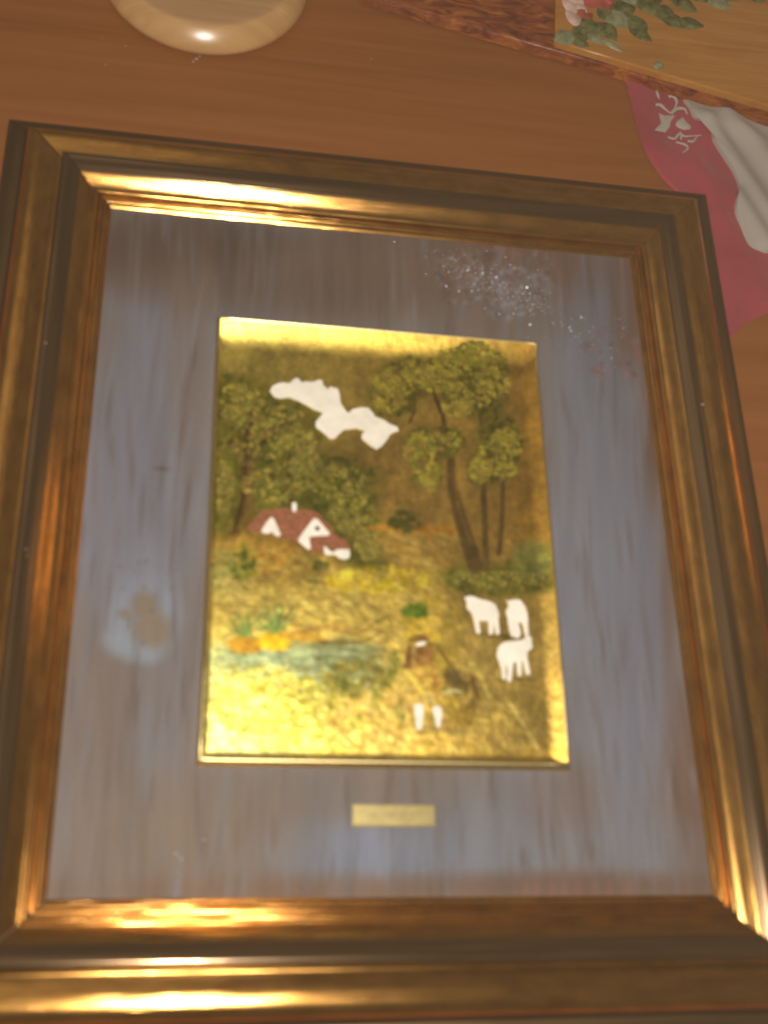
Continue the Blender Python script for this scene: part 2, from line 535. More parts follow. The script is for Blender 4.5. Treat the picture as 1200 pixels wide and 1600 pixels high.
def paint_plate():
    cv = Canvas(290, 480, 910, 1215)
    h, w = cv.h, cv.w
    n1 = fract_noise(h, w, 4, 21, 4); n2 = fract_noise(h, w, 16, 22, 4); n3 = fract_noise(h, w, 60, 23, 3)
    gx = (cv.X - 310) / 580
    a = np.array((186, 160, 80.)); b = np.array((184, 138, 58.))
    cv.c[:] = a * (1 - gx[..., None]) + b * gx[..., None]
    B = cv.blob; L = cv.line
    olive = [(122, 112, 28), (96, 98, 26), (140, 122, 36), (78, 80, 22), (150, 132, 44)]
    green = [(88, 96, 22), (112, 112, 26), (66, 76, 20), (132, 124, 34)]
    tan = [(180, 148, 72), (200, 170, 88), (156, 122, 52), (210, 184, 100), (142, 112, 46)]
    # darker vertical wash of the sky and slope
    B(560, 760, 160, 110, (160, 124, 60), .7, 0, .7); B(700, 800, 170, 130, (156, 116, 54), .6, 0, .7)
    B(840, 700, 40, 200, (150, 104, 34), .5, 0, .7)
    # far wood on the left
    for (x, y, rx, ry, n, pal) in [(385, 650, 60, 60, 160, olive), (440, 670, 70, 46, 170, olive), (370, 740, 44, 70, 130, olive),
                                   (430, 740, 80, 50, 200, green), (520, 760, 70, 50, 200, green), (555, 820, 34, 60, 130, green),
                                   (360, 800, 34, 50, 90, olive), (350, 610, 34, 24, 60, olive), (470, 790, 90, 30, 120, green)]:
        B(x, y, rx, ry, (104, 92, 34), .75, 0, .5)
        cv.dabs((x, y, rx, ry), n, (6, 3), pal, .75)
    for p in [((384, 715), (380, 780), (366, 830), (340, 862)), ((395, 640), (385, 690), (384, 760)), ((360, 690), (382, 720)), ((430, 670), (400, 700), (384, 730)), ((372, 830), (360, 858))]:
        L(p, 5, 3, (84, 60, 28), .75)
    L(((392, 720), (390, 780), (384, 835)), 4, 6, (128, 96, 46), .8)
    L(((455, 700), (450, 740), (456, 790)), 2.5, 2, (62, 54, 22), .6)
    L(((500, 730), (520, 715), (545, 722)), 2, 2, (70, 66, 26), .5)
    # slope with bank, horizon
    B(640, 826, 70, 7, (196, 128, 40), .8, .03, .6); B(700, 830, 40, 7, (190, 122, 36), .7, .05, .6)
    cv.dabs((632, 815, 26, 16), 50, (5, 4), [(72, 76, 24), (92, 88, 28)], .8)
    B(660, 900, 110, 60, (160, 122, 58), .7, .1, .6)
    for _ in range(110):
        x = random.uniform(570, 740); y = random.uniform(835, 925)
        B(x, y, random.uniform(10, 28), random.uniform(1.5, 3), random.choice(tan), .35, random.uniform(-.5, -.1) * -1, .6)
    B(410, 860, 90, 22, (176, 130, 52), .8, .15, .5); B(450, 900, 60, 36, (138, 106, 46), .8, 0, .4)
    B(360, 900, 36, 44, (170, 146, 84), .7, 0, .6); B(520, 880, 60, 20, (166, 130, 60), .7, .3, .5)
    cv.dabs((420, 870, 90, 26), 90, (7, 3), [(206, 150, 60), (170, 118, 40), (190, 160, 80)], .6, (-.3, .6))
    cv.dabs((380, 880, 24, 26), 70, (6, 3), green, .7)
    cv.dabs((350, 900, 22, 40), 60, (6, 3), [(150, 140, 76), (126, 122, 60)], .6)
    for (x, y) in ((500, 885), (485, 912), (575, 880), (600, 885)): cv.dabs((x, y, 14, 8), 20, (4, 3), [(86, 92, 24), (70, 70, 22)], .8)
    # warm grass of the middle ground
    for (x, y, rx, ry, n) in [(420, 950, 110, 36, 260), (560, 930, 90, 40, 220), (480, 960, 110, 30, 200), (620, 960, 90, 60, 260), (600, 1050, 90, 70, 260)]:
        B(x, y, rx, ry, (186, 152, 72), .6, 0, .6)
        cv.dabs((x, y, rx, ry), n, (13, 1.8), tan + [(222, 190, 96)], .6, (-.1, .7))
    cv.dabs((590, 905, 80, 20), 120, (8, 4), [(214, 178, 40), (196, 160, 40), (176, 150, 50)], .7)
    cv.dabs((680, 990, 50, 60), 160, (9, 3), [(206, 168, 44), (188, 150, 44), (170, 140, 40)], .6, (-.3, .6))
    # rushes
    for cx, cy, n, hh in ((385, 995, 22, 40), (430, 990, 26, 50), (412, 985, 6, 34)):
        for _ in range(n):
            a_ = random.gauss(0, .5)
            L(((cx + random.uniform(-10, 10), cy), (cx + math.sin(a_) * hh, cy - math.cos(a_) * hh)), 1.5, .6, random.choice([(108, 122, 58), (124, 136, 78), (92, 102, 46)]), .65)
    # water
    B(400, 1030, 80, 26, (154, 160, 120), .85, 0, .6); B(490, 1045, 100, 42, (142, 148, 110), .9, .05, .45); B(540, 1020, 50, 22, (100, 100, 66), .7, 0, .5)
    for _ in range(420):
        B(random.uniform(340, 590), random.uniform(1010, 1080), random.uniform(6, 16), random.uniform(1, 2), random.choice([(172, 178, 138), (122, 128, 92), (156, 160, 118), (110, 96, 52)]), .5, random.uniform(-.2, .25), .6)
    B(385, 1008, 30, 13, (176, 124, 34), .95, 0, .3); B(428, 1004, 26, 13, (206, 158, 28), .95, .1, .3); B(470, 995, 40, 8, (184, 134, 40), .8, .1, .4)
    L(((450, 990), (520, 978), (575, 985)), 4, 3, (160, 120, 56), .45); L(((500, 1003), (570, 1003), (600, 985)), 2, 1.5, (112, 86, 42), .5)
    L(((520, 985), (560, 990), (610, 960)), 2, 1.5, (130, 100, 48), .4)
    # foreground
    B(400, 1130, 90, 60, (204, 194, 138), .8, 0, .6); B(350, 1080, 40, 40, (200, 186, 116), .6, 0, .6); B(500, 1140, 120, 46, (184, 160, 76), .7, 0, .6)
    cv.dabs((420, 1100, 90, 56), 420, (7, 4), [(214, 198, 66), (202, 184, 70), (228, 212, 118), (170, 152, 60), (212, 186, 84)], .6)
    cv.dabs((520, 1120, 70, 60), 300, (7, 4), [(166, 146, 56), (190, 166, 80), (128, 112, 40), (204, 180, 86)], .6)
    cv.dabs((590, 1130, 70, 56), 260, (9, 3), [(180, 142, 70), (206, 168, 96), (142, 108, 46), (196, 150, 84)], .55, (-.2, 1))
    cv.dabs((640, 1150, 230, 36), 260, (14, 3), tan, .4, (-.1, .3))
    cv.dabs((560, 1060, 60, 26), 120, (8, 5), [(120, 104, 42), (146, 124, 52), (96, 92, 44)], .6)
    cv.dabs((410, 1105, 95, 70), 200, (8, 3.5), [(150, 132, 46), (128, 116, 42), (176, 146, 50), (190, 176, 110)], .55)
    cv.dabs((370, 1150, 60, 34), 90, (8, 3), [(176, 160, 90), (150, 136, 70)], .5)
    cv.dabs((480, 1085, 60, 30), 90, (7, 3), [(120, 108, 44), (140, 120, 50)], .5)
    for (x, y) in ((612, 1052), (590, 1090), (627, 1110), (560, 1130), (540, 1070), (618, 1030)): cv.dabs((x, y, 10, 14), 16, (4, 4), [(118, 116, 46), (104, 104, 40)], .45)
    cv.dabs((650, 953, 20, 10), 34, (5, 4), [(78, 102, 26), (98, 116, 30)], .9)
    # meadow on the right with its dark hedge
    B(790, 1010, 90, 110, (150, 122, 64), .8, 0, .6); B(800, 1130, 80, 60, (142, 114, 56), .8, 0, .6)
    B(780, 905, 90, 24, (104, 100, 34), .85, .05, .5); cv.dabs((780, 905, 90, 24), 240, (7, 3), [(96, 92, 28), (122, 112, 36), (82, 84, 28), (140, 126, 44)], .6)
    B(832, 875, 34, 30, (128, 128, 62), .8, 0, .35); L(((835, 900), (858, 918)), 1.6, 1, (80, 60, 30), .8)
    L(((798, 1100), (822, 1140), (848, 1182)), 3, 2, (206, 180, 106), .35); L(((735, 1035), (752, 1060), (765, 1090)), 4, 2, (190, 166, 82), .6)
    for _ in range(60): B(random.uniform(730, 880), random.uniform(1060, 1185), random.uniform(8, 22), 1.6, random.choice(tan), .35, random.uniform(0, .3), .6)
    # trunks on the right
    L(((704, 710), (706, 760), (722, 820), (745, 888)), 6, 11, (104, 78, 38), .85, .5); L(((710, 730), (716, 790), (736, 850)), 1.6, 2, (140, 104, 52), .7)
    L(((752, 640), (754, 720), (760, 890)), 3.5, 5, (108, 82, 40), .8, .5); L(((786, 750), (784, 820), (780, 868)), 3.5, 4, (108, 82, 40), .8, .5)
    L(((700, 700), (692, 650), (676, 610), (655, 590)), 4, 2, (92, 66, 32), .9); L(((676, 610), (690, 640)), 2, 2, (92, 66, 32), .8)
    L(((640, 660), (648, 640), (646, 600)), 2, 1.5, (92, 66, 32), .7)
    for cx, cy, rx, ry in ((640, 590, 50, 32), (730, 580, 64, 40), (612, 622, 36, 30), (680, 690, 46, 24), (665, 730, 26, 34), (778, 700, 38, 54), (750, 735, 20, 22), (745, 625, 50, 26)):
        B(cx, cy, rx, ry, (124, 104, 44), .8, 0, .45)
        cv.dabs((cx, cy, rx, ry), int(rx * ry / 9), (5, 3.4), olive, .8)
    # the shepherd and his dog
    L(((640, 1012), (636, 1050)), 4, 6, (112, 74, 40), .8); B(662, 1028, 17, 22, (120, 80, 44), .85, 0, .4); B(668, 1026, 8, 14, (176, 118, 66), .7, 0, .5)
    B(668, 1062, 26, 26, (172, 128, 56), .85, 0, .4); B(690, 1068, 26, 34, (160, 132, 48), .75, 0, .5)
    cv.dabs((668, 1070, 28, 30), 70, (5, 3), [(196, 144, 60), (160, 104, 48), (214, 178, 84), (128, 90, 44)], .7)
    L(((634, 1050), (650, 1068), (664, 1088)), 5, 4, (226, 192, 84), .85); B(655, 998, 16, 6, (104, 70, 34), .8, -.1, .4)
    B(669, 1092, 12, 10, (186, 156, 90), .8, 0, .4); L(((684, 1012), (706, 1042), (726, 1072)), 1.6, 1.6, (96, 70, 30), .8)
    B(708, 1058, 16, 13, (100, 80, 44), .75, .5, .5); B(722, 1072, 14, 12, (86, 66, 36), .75, .3, .5); B(741, 1072, 5, 22, (88, 66, 32), .7, -.35, .5)
    B(736, 1108, 7, 26, (96, 72, 34), .7, .25, .5); B(706, 1106, 14, 18, (146, 116, 48), .6, 0, .6); B(722, 1122, 18, 16, (136, 104, 38), .6, 0, .6)
    cv.dabs((722, 1105, 24, 32), 46, (5, 2.4), [(110, 84, 34), (168, 138, 44), (150, 118, 40), (86, 64, 30)], .55, (.6, 1.6))
    cv.dabs((712, 1066, 22, 20), 26, (5, 2.4), [(84, 64, 36), (120, 98, 52), (72, 56, 30)], .55, (-.2, .8))
    L(((694, 1084), (708, 1078), (724, 1082)), 2.2, 1.4, (176, 166, 130), .7); B(670, 1128, 26, 9, (118, 94, 48), .6, 0, .6); B(700, 1142, 44, 6, (112, 88, 46), .55, .05, .7)
    B(742, 1060, 4, 4, (130, 60, 34), .6, 0, .5)
    # the cottage's shade and roof underpaint
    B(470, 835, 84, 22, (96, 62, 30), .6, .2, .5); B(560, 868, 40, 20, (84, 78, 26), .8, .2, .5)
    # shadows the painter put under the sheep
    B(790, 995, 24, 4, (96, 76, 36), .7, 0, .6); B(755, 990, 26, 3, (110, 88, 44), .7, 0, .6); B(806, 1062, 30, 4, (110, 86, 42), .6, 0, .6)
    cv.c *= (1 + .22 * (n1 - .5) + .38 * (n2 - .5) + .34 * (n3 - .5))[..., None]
    cv.c[..., 0] *= .96; cv.c[..., 1] *= 1.02
    return cv

CV = paint_plate()

def plate():
    nx, ny = 300, 380
    xs = np.linspace(PX0, PX1, nx); ys = np.linspace(PY0, PY1, ny)
    X, Y = np.meshgrid(xs, ys)
    # hand relief: brush marks stand a little proud
    r1 = fract_noise(ny, nx, 40, 31, 3, (1, 1)); 
    inside = np.clip(np.minimum.reduce([X - PX0, PX1 - X, Y - PY0, PY1 - Y - .03]) / .02, 0, 1)
    amp = .0008 * np.clip((.10 - Y) / .15, .25, 1)
    Z = plate_z(X, Y) + amp * (r1 - .5) * inside
    P = np.stack([X.ravel(), Y.ravel(), Z.ravel()], 1)
    px, py = to_px(P)
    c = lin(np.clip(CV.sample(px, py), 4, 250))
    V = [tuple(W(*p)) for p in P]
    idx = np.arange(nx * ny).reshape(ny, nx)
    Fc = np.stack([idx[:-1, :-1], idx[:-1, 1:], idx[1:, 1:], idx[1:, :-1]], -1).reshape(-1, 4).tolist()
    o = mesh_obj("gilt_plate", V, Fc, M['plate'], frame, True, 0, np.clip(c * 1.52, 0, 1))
    tag(o, "shiny gilt metal plate painted with a country landscape")
    # folded rim of the plate
    v, f = [], []
    prof = [(-.0012, 0), (.0004, .0011), (.0022, .0006), (.0034, -.0012), (.0052, -.0065), (.0066, -.0135)]
    ring = [(PX0, PY0, -1, -1), (PX1, PY0, 1, -1), (PX1, PY1, 1, 1), (PX0, PY1, -1, 1)]
    for j, (x, y, sx, sy) in enumerate(ring):
        zr = float(plate_z(x, y))
        for (q, dz) in prof:
            wx = 1.5 if sy < 0 else 1
            v.append(W(x + sx * q, y + sy * q * wx, max(-.0004, zr + dz)))
    n = len(prof)
    # add midpoints so the rim follows the heights of the four margins
    vv, ff = [], []
    seg = 24
    for j in range(4):
        a = ring[j]; b = ring[(j + 1) % 4]
        for i in range(seg):
            t = i / seg
            x = a[0] + (b[0] - a[0]) * t; y = a[1] + (b[1] - a[1]) * t
            zr = float(plate_z(x, y))
            if i == 0: ox, oy = a[2], a[3]
            else: ox, oy = {0: (0, -1), 1: (1, 0), 2: (0, 1), 3: (-1, 0)}[j]
            for (q, dz) in prof:
                k = 1.6 if (j == 0 or (j == 1 and i == 0)) else 1
                vv.append(W(x + ox * q, y + oy * q * (k if oy < 0 else 1), max(-.0004, zr + dz) if q < .006 else -.0004))
    T_ = 4 * seg
    for j in range(T_):
        for i in range(n - 1):
            ff.append((j * n + i, j * n + i + 1, ((j + 1) % T_) * n + i + 1, ((j + 1) % T_) * n + i))
    r = mesh_obj("plate_rim", vv, ff, M['brass'], o, True, 50)
    return o
PLATE = plate()

def relief(name, pts, mat, thick=.0022, label=None, lift=.0, bevel=.0007, parent=None):
    """a flat enamelled shape standing slightly proud of the plate"""
    bm = bmesh.new()
    vs = []
    for (px, py) in pts:
        x, y = at(px, py, .012)
        vs.append(bm.verts.new(W(x, y, float(plate_z(x, y)) - .0006 + lift)))
    f = bm.faces.new(vs)
    if f.normal.z < 0 or f.calc_area() and (f.normal_update() or f.normal.z < 0): f.normal_flip()
    r = bmesh.ops.extrude_face_region(bm, geom=[f])
    tv = [g for g in r['geom'] if isinstance(g, bmesh.types.BMVert)]
    bmesh.ops.translate(bm, vec=(0, 0, (thick + .0006) * S), verts=tv)
    te = [e for e in bm.edges if all(v in tv for v in e.verts)]
    bmesh.ops.bevel(bm, geom=te, offset=bevel * S, segments=2, affect='EDGES')
    bmesh.ops.recalc_face_normals(bm, faces=bm.faces[:])
    me = bpy.data.meshes.new(name); bm.to_mesh(me); bm.free()
    me.materials.append(mat); me.shade_smooth(); me.set_sharp_from_angle(angle=math.radians(50))
    o = bpy.data.objects.new(name, me); col.objects.link(o); o.parent = parent or PLATE
    if label: tag(o, label)
    return o

Wm = M['white']
def z4(pts): return [(320 + x * 300 / 1143, 480 + y * 420 / 1600) for x, y in pts]
relief("painted_cloud", z4([(385, 510), (400, 480), (430, 465), (460, 458), (505, 462), (525, 440), (545, 430), (560, 440), (575, 458), (600, 452), (640, 455), (680, 440), (697, 448),
    (703, 475), (730, 498), (745, 482), (790, 495), (800, 530), (806, 580), (835, 625), (850, 640), (880, 615), (930, 605), (970, 608), (995, 635), (1010, 660), (1060, 680),
    (1100, 705), (1143, 722), (1150, 745), (1125, 752), (1100, 765), (1080, 800), (1045, 840), (1020, 855), (985, 835), (930, 790), (932, 765), (950, 745), (900, 728), (860, 735), (825, 738),
    (795, 765), (770, 790), (740, 792), (720, 770), (690, 745), (658, 722), (658, 690), (690, 655), (700, 635), (655, 620), (600, 590), (550, 565), (500, 545), (450, 552), (415, 545)]), Wm, .0026, "white enamel cloud")
def z7(pts): return [(700 + x * 160 / 1200, 910 + y * 170 / 1275) for x, y in pts]
relief("painted_sheep", z7([(183, 182), (215, 178), (250, 165), (300, 175), (340, 195), (380, 208), (440, 220), (500, 240), (548, 268), (575, 330), (592, 385), (585, 420), (590, 500), (602, 600), (590, 615), (556, 612), (545, 540),
    (535, 480), (530, 540), (522, 608), (498, 618), (474, 605), (472, 540), (466, 470), (440, 455), (400, 460), (360, 455), (366, 520), (378, 590), (362, 606), (330, 605), (315, 540), (295, 440), (275, 380), (245, 338), (215, 310), (212, 250), (205, 215)]), Wm, .0024, "white sheep nearest the trees, facing left")
relief("painted_sheep", z7([(670, 215), (700, 225), (740, 212), (800, 210), (840, 215), (870, 255), (900, 300), (922, 370), (932, 450), (932, 540), (940, 625), (905, 640), (890, 590), (870, 500), (835, 470), (815, 475), (835, 540), (845, 600),
    (835, 650), (800, 662), (775, 635), (760, 650), (735, 630), (715, 570), (700, 490), (690, 410), (672, 370), (678, 320), (705, 285), (695, 255)]), Wm, .0024, "white sheep seen from behind, right of the first")
relief("painted_sheep", z7([(905, 640), (940, 632), (975, 655), (975, 700), (985, 760), (970, 795), (945, 795), (925, 830), (925, 880), (940, 960), (965, 1060), (950, 1085), (918, 1082), (900, 1020), (880, 930), (860, 910), (862, 990), (860, 1095), (825, 1100),
    (808, 1040), (800, 940), (765, 935), (760, 1000), (748, 1090), (742, 1155), (715, 1168), (692, 1145), (700, 1040), (672, 945), (675, 1040), (685, 1125), (655, 1140), (635, 1120), (625, 1020), (592, 920), (568, 860), (575, 790), (610, 730), (670, 698), (760, 690), (840, 685), (885, 668)]), Wm, .0024, "white sheep in front, head up to the right")
def z6(pts): return [(380 + x / 6, 770 + y / 6) for x, y in pts]
relief("painted_roof", z6([(15, 350), (100, 270), (175, 180), (260, 165), (400, 150), (440, 168), (520, 165), (640, 170), (700, 200), (760, 275), (830, 350), (850, 400), (960, 460), (1000, 520), (995, 545), (900, 540), (860, 545), (770, 500), (745, 560), (690, 560),
    (625, 545), (610, 540), (510, 465), (350, 420), (160, 385)]), M['red'], .0014, "brown red tiled roof")
relief("painted_gable", z6([(258, 240), (285, 255), (310, 310), (350, 405), (330, 424), (290, 405), (262, 378), (240, 395), (205, 395), (163, 378), (180, 345), (215, 290)]), Wm, .0016, "white left gable of the cottage", .0012)
relief("painted_gable", z6([(668, 250), (700, 265), (745, 320), (808, 390), (795, 414), (700, 416), (615, 425), (622, 480), (630, 535), (605, 545), (560, 505), (510, 465), (530, 420), (590, 340), (640, 275)]), Wm, .0016, "white main gable with a round window", .0012)
relief("painted_window", z6([(705 - 17, 330), (705, 330), (712, 340), (712, 360), (703, 370), (682, 370), (670, 360), (668, 342), (676, 332)]), M['dark'], .0018, "small dark round window", .0024, .0002)
relief("painted_chimney", z6([(452, 108), (492, 104), (498, 150), (494, 190), (456, 188)]), Wm, .0016, "white chimney", .0012, .0003)
relief("painted_wall", z6([(750, 512), (775, 520), (800, 548), (838, 570), (870, 545), (920, 540), (990, 545), (998, 590), (985, 625), (945, 636), (900, 625), (850, 590), (800, 598), (760, 590)]), Wm, .0016, "low white wall of the lean-to", .0012)
def z8(pts): return [(600 + x * .15, 930 + y * .15) for x, y in pts]
relief("painted_stocking", z8([(318, 1140), (345, 1128), (385, 1130), (412, 1150), (416, 1220), (408, 1300), (398, 1385), (370, 1398), (345, 1385), (335, 1300), (322, 1220)]), Wm, .002, "white left stocking of the shepherd")
relief("painted_stocking", z8([(505, 1170), (535, 1150), (580, 1155), (605, 1185), (610, 1240), (600, 1310), (590, 1370), (565, 1378), (545, 1340), (530, 1260), (512, 1200)]), Wm, .002, "white right stocking of the shepherd")
relief("painted_hat_brim", z8([(330, 510), (360, 492), (410, 485), (438, 492), (432, 512), (395, 528), (345, 536)]), Wm, .002, "white hat brim of the shepherd", 0, .0003)

# crowns and rushes: thick oil paint dabs standing on the plate
def dab_cluster(name, blobs, n, size, palette, label):
    vs, fs, cs = [], [], []
    for k in range(n):
        cx, cy, rx, ry = random.choice(blobs)
        a = random.uniform(0, 2 * math.pi); r = math.sqrt(random.random())
        px = cx + rx * r * math.cos(a); py = cy + ry * r * math.sin(a)
        x, y = at(px, py, .014)
        if not (PX0 + .006 < x < PX1 - .004 and y < PY1 - .004): continue
        base = np.clip(np.array(random.choice(palette), float) * random.uniform(.8, 1.2), 5, 240)
        c = lin(base * .62 + CV.sample(np.array([px]), np.array([py]))[0] * .38)
        L_ = size * random.uniform(.6, 1.5); Wd = L_ * random.uniform(.45, .8)
        ang = random.uniform(0, math.pi)
        z = float(plate_z(x, y)) + .0002 + .0006 * random.random()
        n0 = len(vs)
        m_ = 8
        for i in range(m_):
            t = 2 * math.pi * i / m_
            dx, dy = L_ * math.cos(t) * random.uniform(.75, 1.1), Wd * math.sin(t) * random.uniform(.75, 1.1)
            vs.append(W(x + dx * math.cos(ang) - dy * math.sin(ang), y + dx * math.sin(ang) + dy * math.cos(ang), z))
            cs.append(c * 1.1)
        vs.append(W(x + L_ * .15, y, z + .0006)); cs.append(c * 1.3)
        for i in range(m_): fs.append((n0 + i, n0 + (i + 1) % m_, n0 + m_))
    o = mesh_obj(name, vs, fs, M['paint'], PLATE, True, 0, np.array(cs))
    tag(o, label)
    return o
OL = [(150, 136, 40), (132, 122, 38), (164, 148, 48), (112, 104, 34), (142, 130, 40), (128, 100, 42)]
DK = [(128, 118, 44), (104, 98, 36), (146, 132, 52), (118, 102, 42), (156, 142, 58)]
dab_cluster("painted_tree_crown", [(640, 590, 40, 24), (610, 622, 28, 24), (665, 585, 30, 16), (600, 600, 18, 16)], 330, .0056, OL, "olive crown left of the tall trees")
dab_cluster("painted_tree_crown", [(735, 575, 56, 32), (745, 615, 48, 22), (700, 570, 24, 20), (770, 600, 26, 30), (735, 550, 26, 9), (690, 600, 30, 16), (715, 640, 24, 12)], 480, .0056, OL, "broad olive crown at the top of the tall trees")
dab_cluster("painted_tree_crown", [(680, 690, 46, 14), (655, 712, 24, 28), (672, 745, 14, 24)], 260, .0056, OL, "hanging lower crown of the leaning tree")
dab_cluster("painted_tree_crown", [(782, 715, 34, 34), (750, 735, 16, 18), (785, 685, 20, 14)], 260, .0056, OL, "round low crown of the right tree")
dab_cluster("painted_tree_crown", [(375, 630, 34, 30), (430, 660, 46, 26), (400, 690, 46, 40), (350, 760, 14, 40), (470, 690, 26, 22)], 420, .0056, DK, "brown green crown of the left tree")
dab_cluster("painted_bush", [(430, 760, 50, 28), (520, 750, 56, 28), (550, 800, 34, 34), (478, 725, 26, 18), (575, 850, 18, 24)], 480, .0056, DK, "leafy bushes behind the cottage")
dab_cluster("painted_hedge", [(780, 905, 80, 12)], 150, .0035, DK, "dark hedge below the tall trees")

# ---------------------------------------------------------------- name plate
def nameplate():
    c = [at(551, 1256, .003), at(680, 1258, .003), at(680, 1292, .003), at(549, 1290, .003)]
    x0 = (c[0][0] + c[3][0]) / 2; x1 = (c[1][0] + c[2][0]) / 2; y1 = (c[0][1] + c[1][1]) / 2; y0 = (c[2][1] + c[3][1]) / 2
    bm = bmesh.new()
    bmesh.ops.create_cube(bm, size=1)
    bmesh.ops.scale(bm, vec=((x1 - x0) * S, (y1 - y0) * S, .0034 * S), verts=bm.verts)
    bmesh.ops.translate(bm, vec=W((x0 + x1) / 2, (y0 + y1) / 2, .0013), verts=bm.verts)
    top = [e for e in bm.edges if all(v.co.z > W(0, 0, .0013).z for v in e.verts)]
    bmesh.ops.bevel(bm, geom=top, offset=.0016 * S, segments=3, affect='EDGES')
    me = bpy.data.meshes.new("name_plate"); bm.to_mesh(me); bm.free(); me.materials.append(M['dullbrass'])
    o = bpy.data.objects.new("name_plate", me); col.objects.link(o); o.parent = frame
    tag(o, "small brass name plate with faint worn engraving")
    # worn engraving: short thin strokes, too faint to read
    vs, fs = [], []
    def stroke(ax, ay, bx, by, w=.0006):
        a = np.array(at(ax, ay, .0032)); b = np.array(at(bx, by, .0032)); d = b - a; L_ = np.linalg.norm(d) + 1e-9; n_ = np.array((-d[1], d[0])) / L_ * w / 2
        k = len(vs)
        for q in (a + n_, b + n_, b - n_, a - n_): vs.append(W(q[0], q[1], .00318))
        fs.append((k, k + 1, k + 2, k + 3))
    x = 576
    for i, ch in enumerate("11 111111 1"):
        if ch == ' ': x += 5; continue
        stroke(x, 1269, x, 1276.5)
        t = i % 4
        if t == 0: stroke(x, 1269, x + 4, 1269); stroke(x, 1273, x + 3.4, 1273)
        elif t == 1: stroke(x, 1269, x + 4, 1276.5); stroke(x + 4, 1269, x + 4, 1276.5)
        elif t == 2: stroke(x, 1269, x + 4, 1271); stroke(x + 4, 1271, x, 1273.5); 
        else: stroke(x, 1276.5, x + 4, 1276.5); stroke(x + 4, 1269, x + 4, 1276.5)
        x += 7
    k = mesh_obj("engraving", vs, fs, M['engrave'], o, False)
M['engrave'] = plain("engraved_brass", (.15, .13, .08), .6, .6, .1, 100, 0)
nameplate()

# small chips on the frame
def chip(px, py, z, r, name="paint_chip"):
    x, y = at(px, py, z)
    bm = bmesh.new()
    bmesh.ops.create_icosphere(bm, subdivisions=2, radius=r * S)
    for v in bm.verts: v.co.x *= random.uniform(.7, 1.2); v.co.z *= .4
    bmesh.ops.translate(bm, vec=W(x, y, z), verts=bm.verts)
    me = bpy.data.meshes.new(name); bm.to_mesh(me); bm.free(); me.materials.append(M['linen'])
    o = bpy.data.objects.new(name, me); col.objects.link(o); o.parent = frame
for a in ((71, 536, .0345, .0022), (1098, 632, .0345, .0022), (24, 197, -.0265, .002), (41, 858, .0345, .0012), (42, 868, .0345, .001)): chip(*a)

# ---------------------------------------------------------------- turned round box at the top
def round_box():
    pts = [at(176, 0, ZT + .03), at(322, 86, ZT + .012), at(478, 0, ZT + .03)]
    (ax, ay), (bx, by), (cx, cy) = pts
    d = 2 * (ax * (by - cy) + bx * (cy - ay) + cx * (ay - by))
    ux = ((ax * ax + ay * ay) * (by - cy) + (bx * bx + by * by) * (cy - ay) + (cx * cx + cy * cy) * (ay - by)) / d
    uy = ((ax * ax + ay * ay) * (cx - bx) + (bx * bx + by * by) * (ax - cx) + (cx * cx + cy * cy) * (bx - ax)) / d
    r = math.hypot(ax - ux, ay - uy)
    e = empty("turned_wooden_dish", W(ux, uy, ZT))
    tag(e, "pale varnished turned wooden dish with a rounded rim, at the top edge", "dish")
    def lathe(name, prof, mat):
        n = 96; v, f = [], []
        for j in range(n):
            a = 2 * math.pi * j / n
            for (q, z) in prof: v.append((q * S * math.cos(a), q * S * math.sin(a), z * S))
        k = len(prof)
        for j in range(n):
            for i in range(k - 1):
                f.append((j * k + i, ((j + 1) % n) * k + i, ((j + 1) % n) * k + i + 1, j * k + i + 1))
        me = bpy.data.meshes.new(name); me.from_pydata(v, [], f); me.materials.append(mat); me.shade_smooth(); me.set_sharp_from_angle(angle=math.radians(60))
        o = bpy.data.objects.new(name, me); col.objects.link(o); o.parent = e
        return o
    side = spline([(r - .040, .0), (r - .014, .002), (r - .004, .008), (r, .018), (r - .004, .030), (r - .014, .043), (r - .026, .054), (r - .032, .0575)], 4)
    lathe("rim", side, M['turned'])
    lathe("top_disc", spline([(r - .032, .0575), (r - .036, .0585), (r - .044, .0590), (r - .070, .0585), (r - .12, .0570), (.0005, .056)], 4), M['turnedtop'])
round_box()

# ---------------------------------------------------------------- rustic painted panel at the top right
plaque = empty("painted_wood_plaque", W(*at(1000, 90, ZT), ZT))
tag(plaque, "mottled red brown wooden board with a pine panel painted with roses, at the top right", "wooden plaque")
def slab(name, quad_px, z0, z1, mat, zref, bev=.004, grid=1):
    bm = bmesh.new()
    c = [at(px, py, zref) for px, py in quad_px]
    vs = [bm.verts.new(W(x, y, z0)) for x, y in c]
    f = bm.faces.new(vs)
    r = bmesh.ops.extrude_face_region(bm, geom=[f])
    tv = [g for g in r['geom'] if isinstance(g, bmesh.types.BMVert)]
    bmesh.ops.translate(bm, vec=(0, 0, (z1 - z0) * S), verts=tv)
    bmesh.ops.recalc_face_normals(bm, faces=bm.faces[:])
    te = [e for e in bm.edges if not all(abs(v.co.z - W(0, 0, z0).z) < 1e-7 for v in e.verts)]
    bmesh.ops.bevel(bm, geom=te, offset=bev * S, segments=3, affect='EDGES')
    bmesh.ops.translate(bm, vec=-plaque.location, verts=bm.verts)
    me = bpy.data.meshes.new(name); bm.to_mesh(me); bm.free(); me.materials.append(mat); me.shade_smooth(); me.set_sharp_from_angle(angle=math.radians(40))
    o = bpy.data.objects.new(name, me); col.objects.link(o); o.parent = plaque
    return o
ZB = ZT + .030; ZP = ZT + .046
slab("backing_board", [(560, -6), (981, 117), (1330, 234), (1500, -120), (700, -330)], ZT + .004, ZB, M['mottled'], ZB - .008, .006)
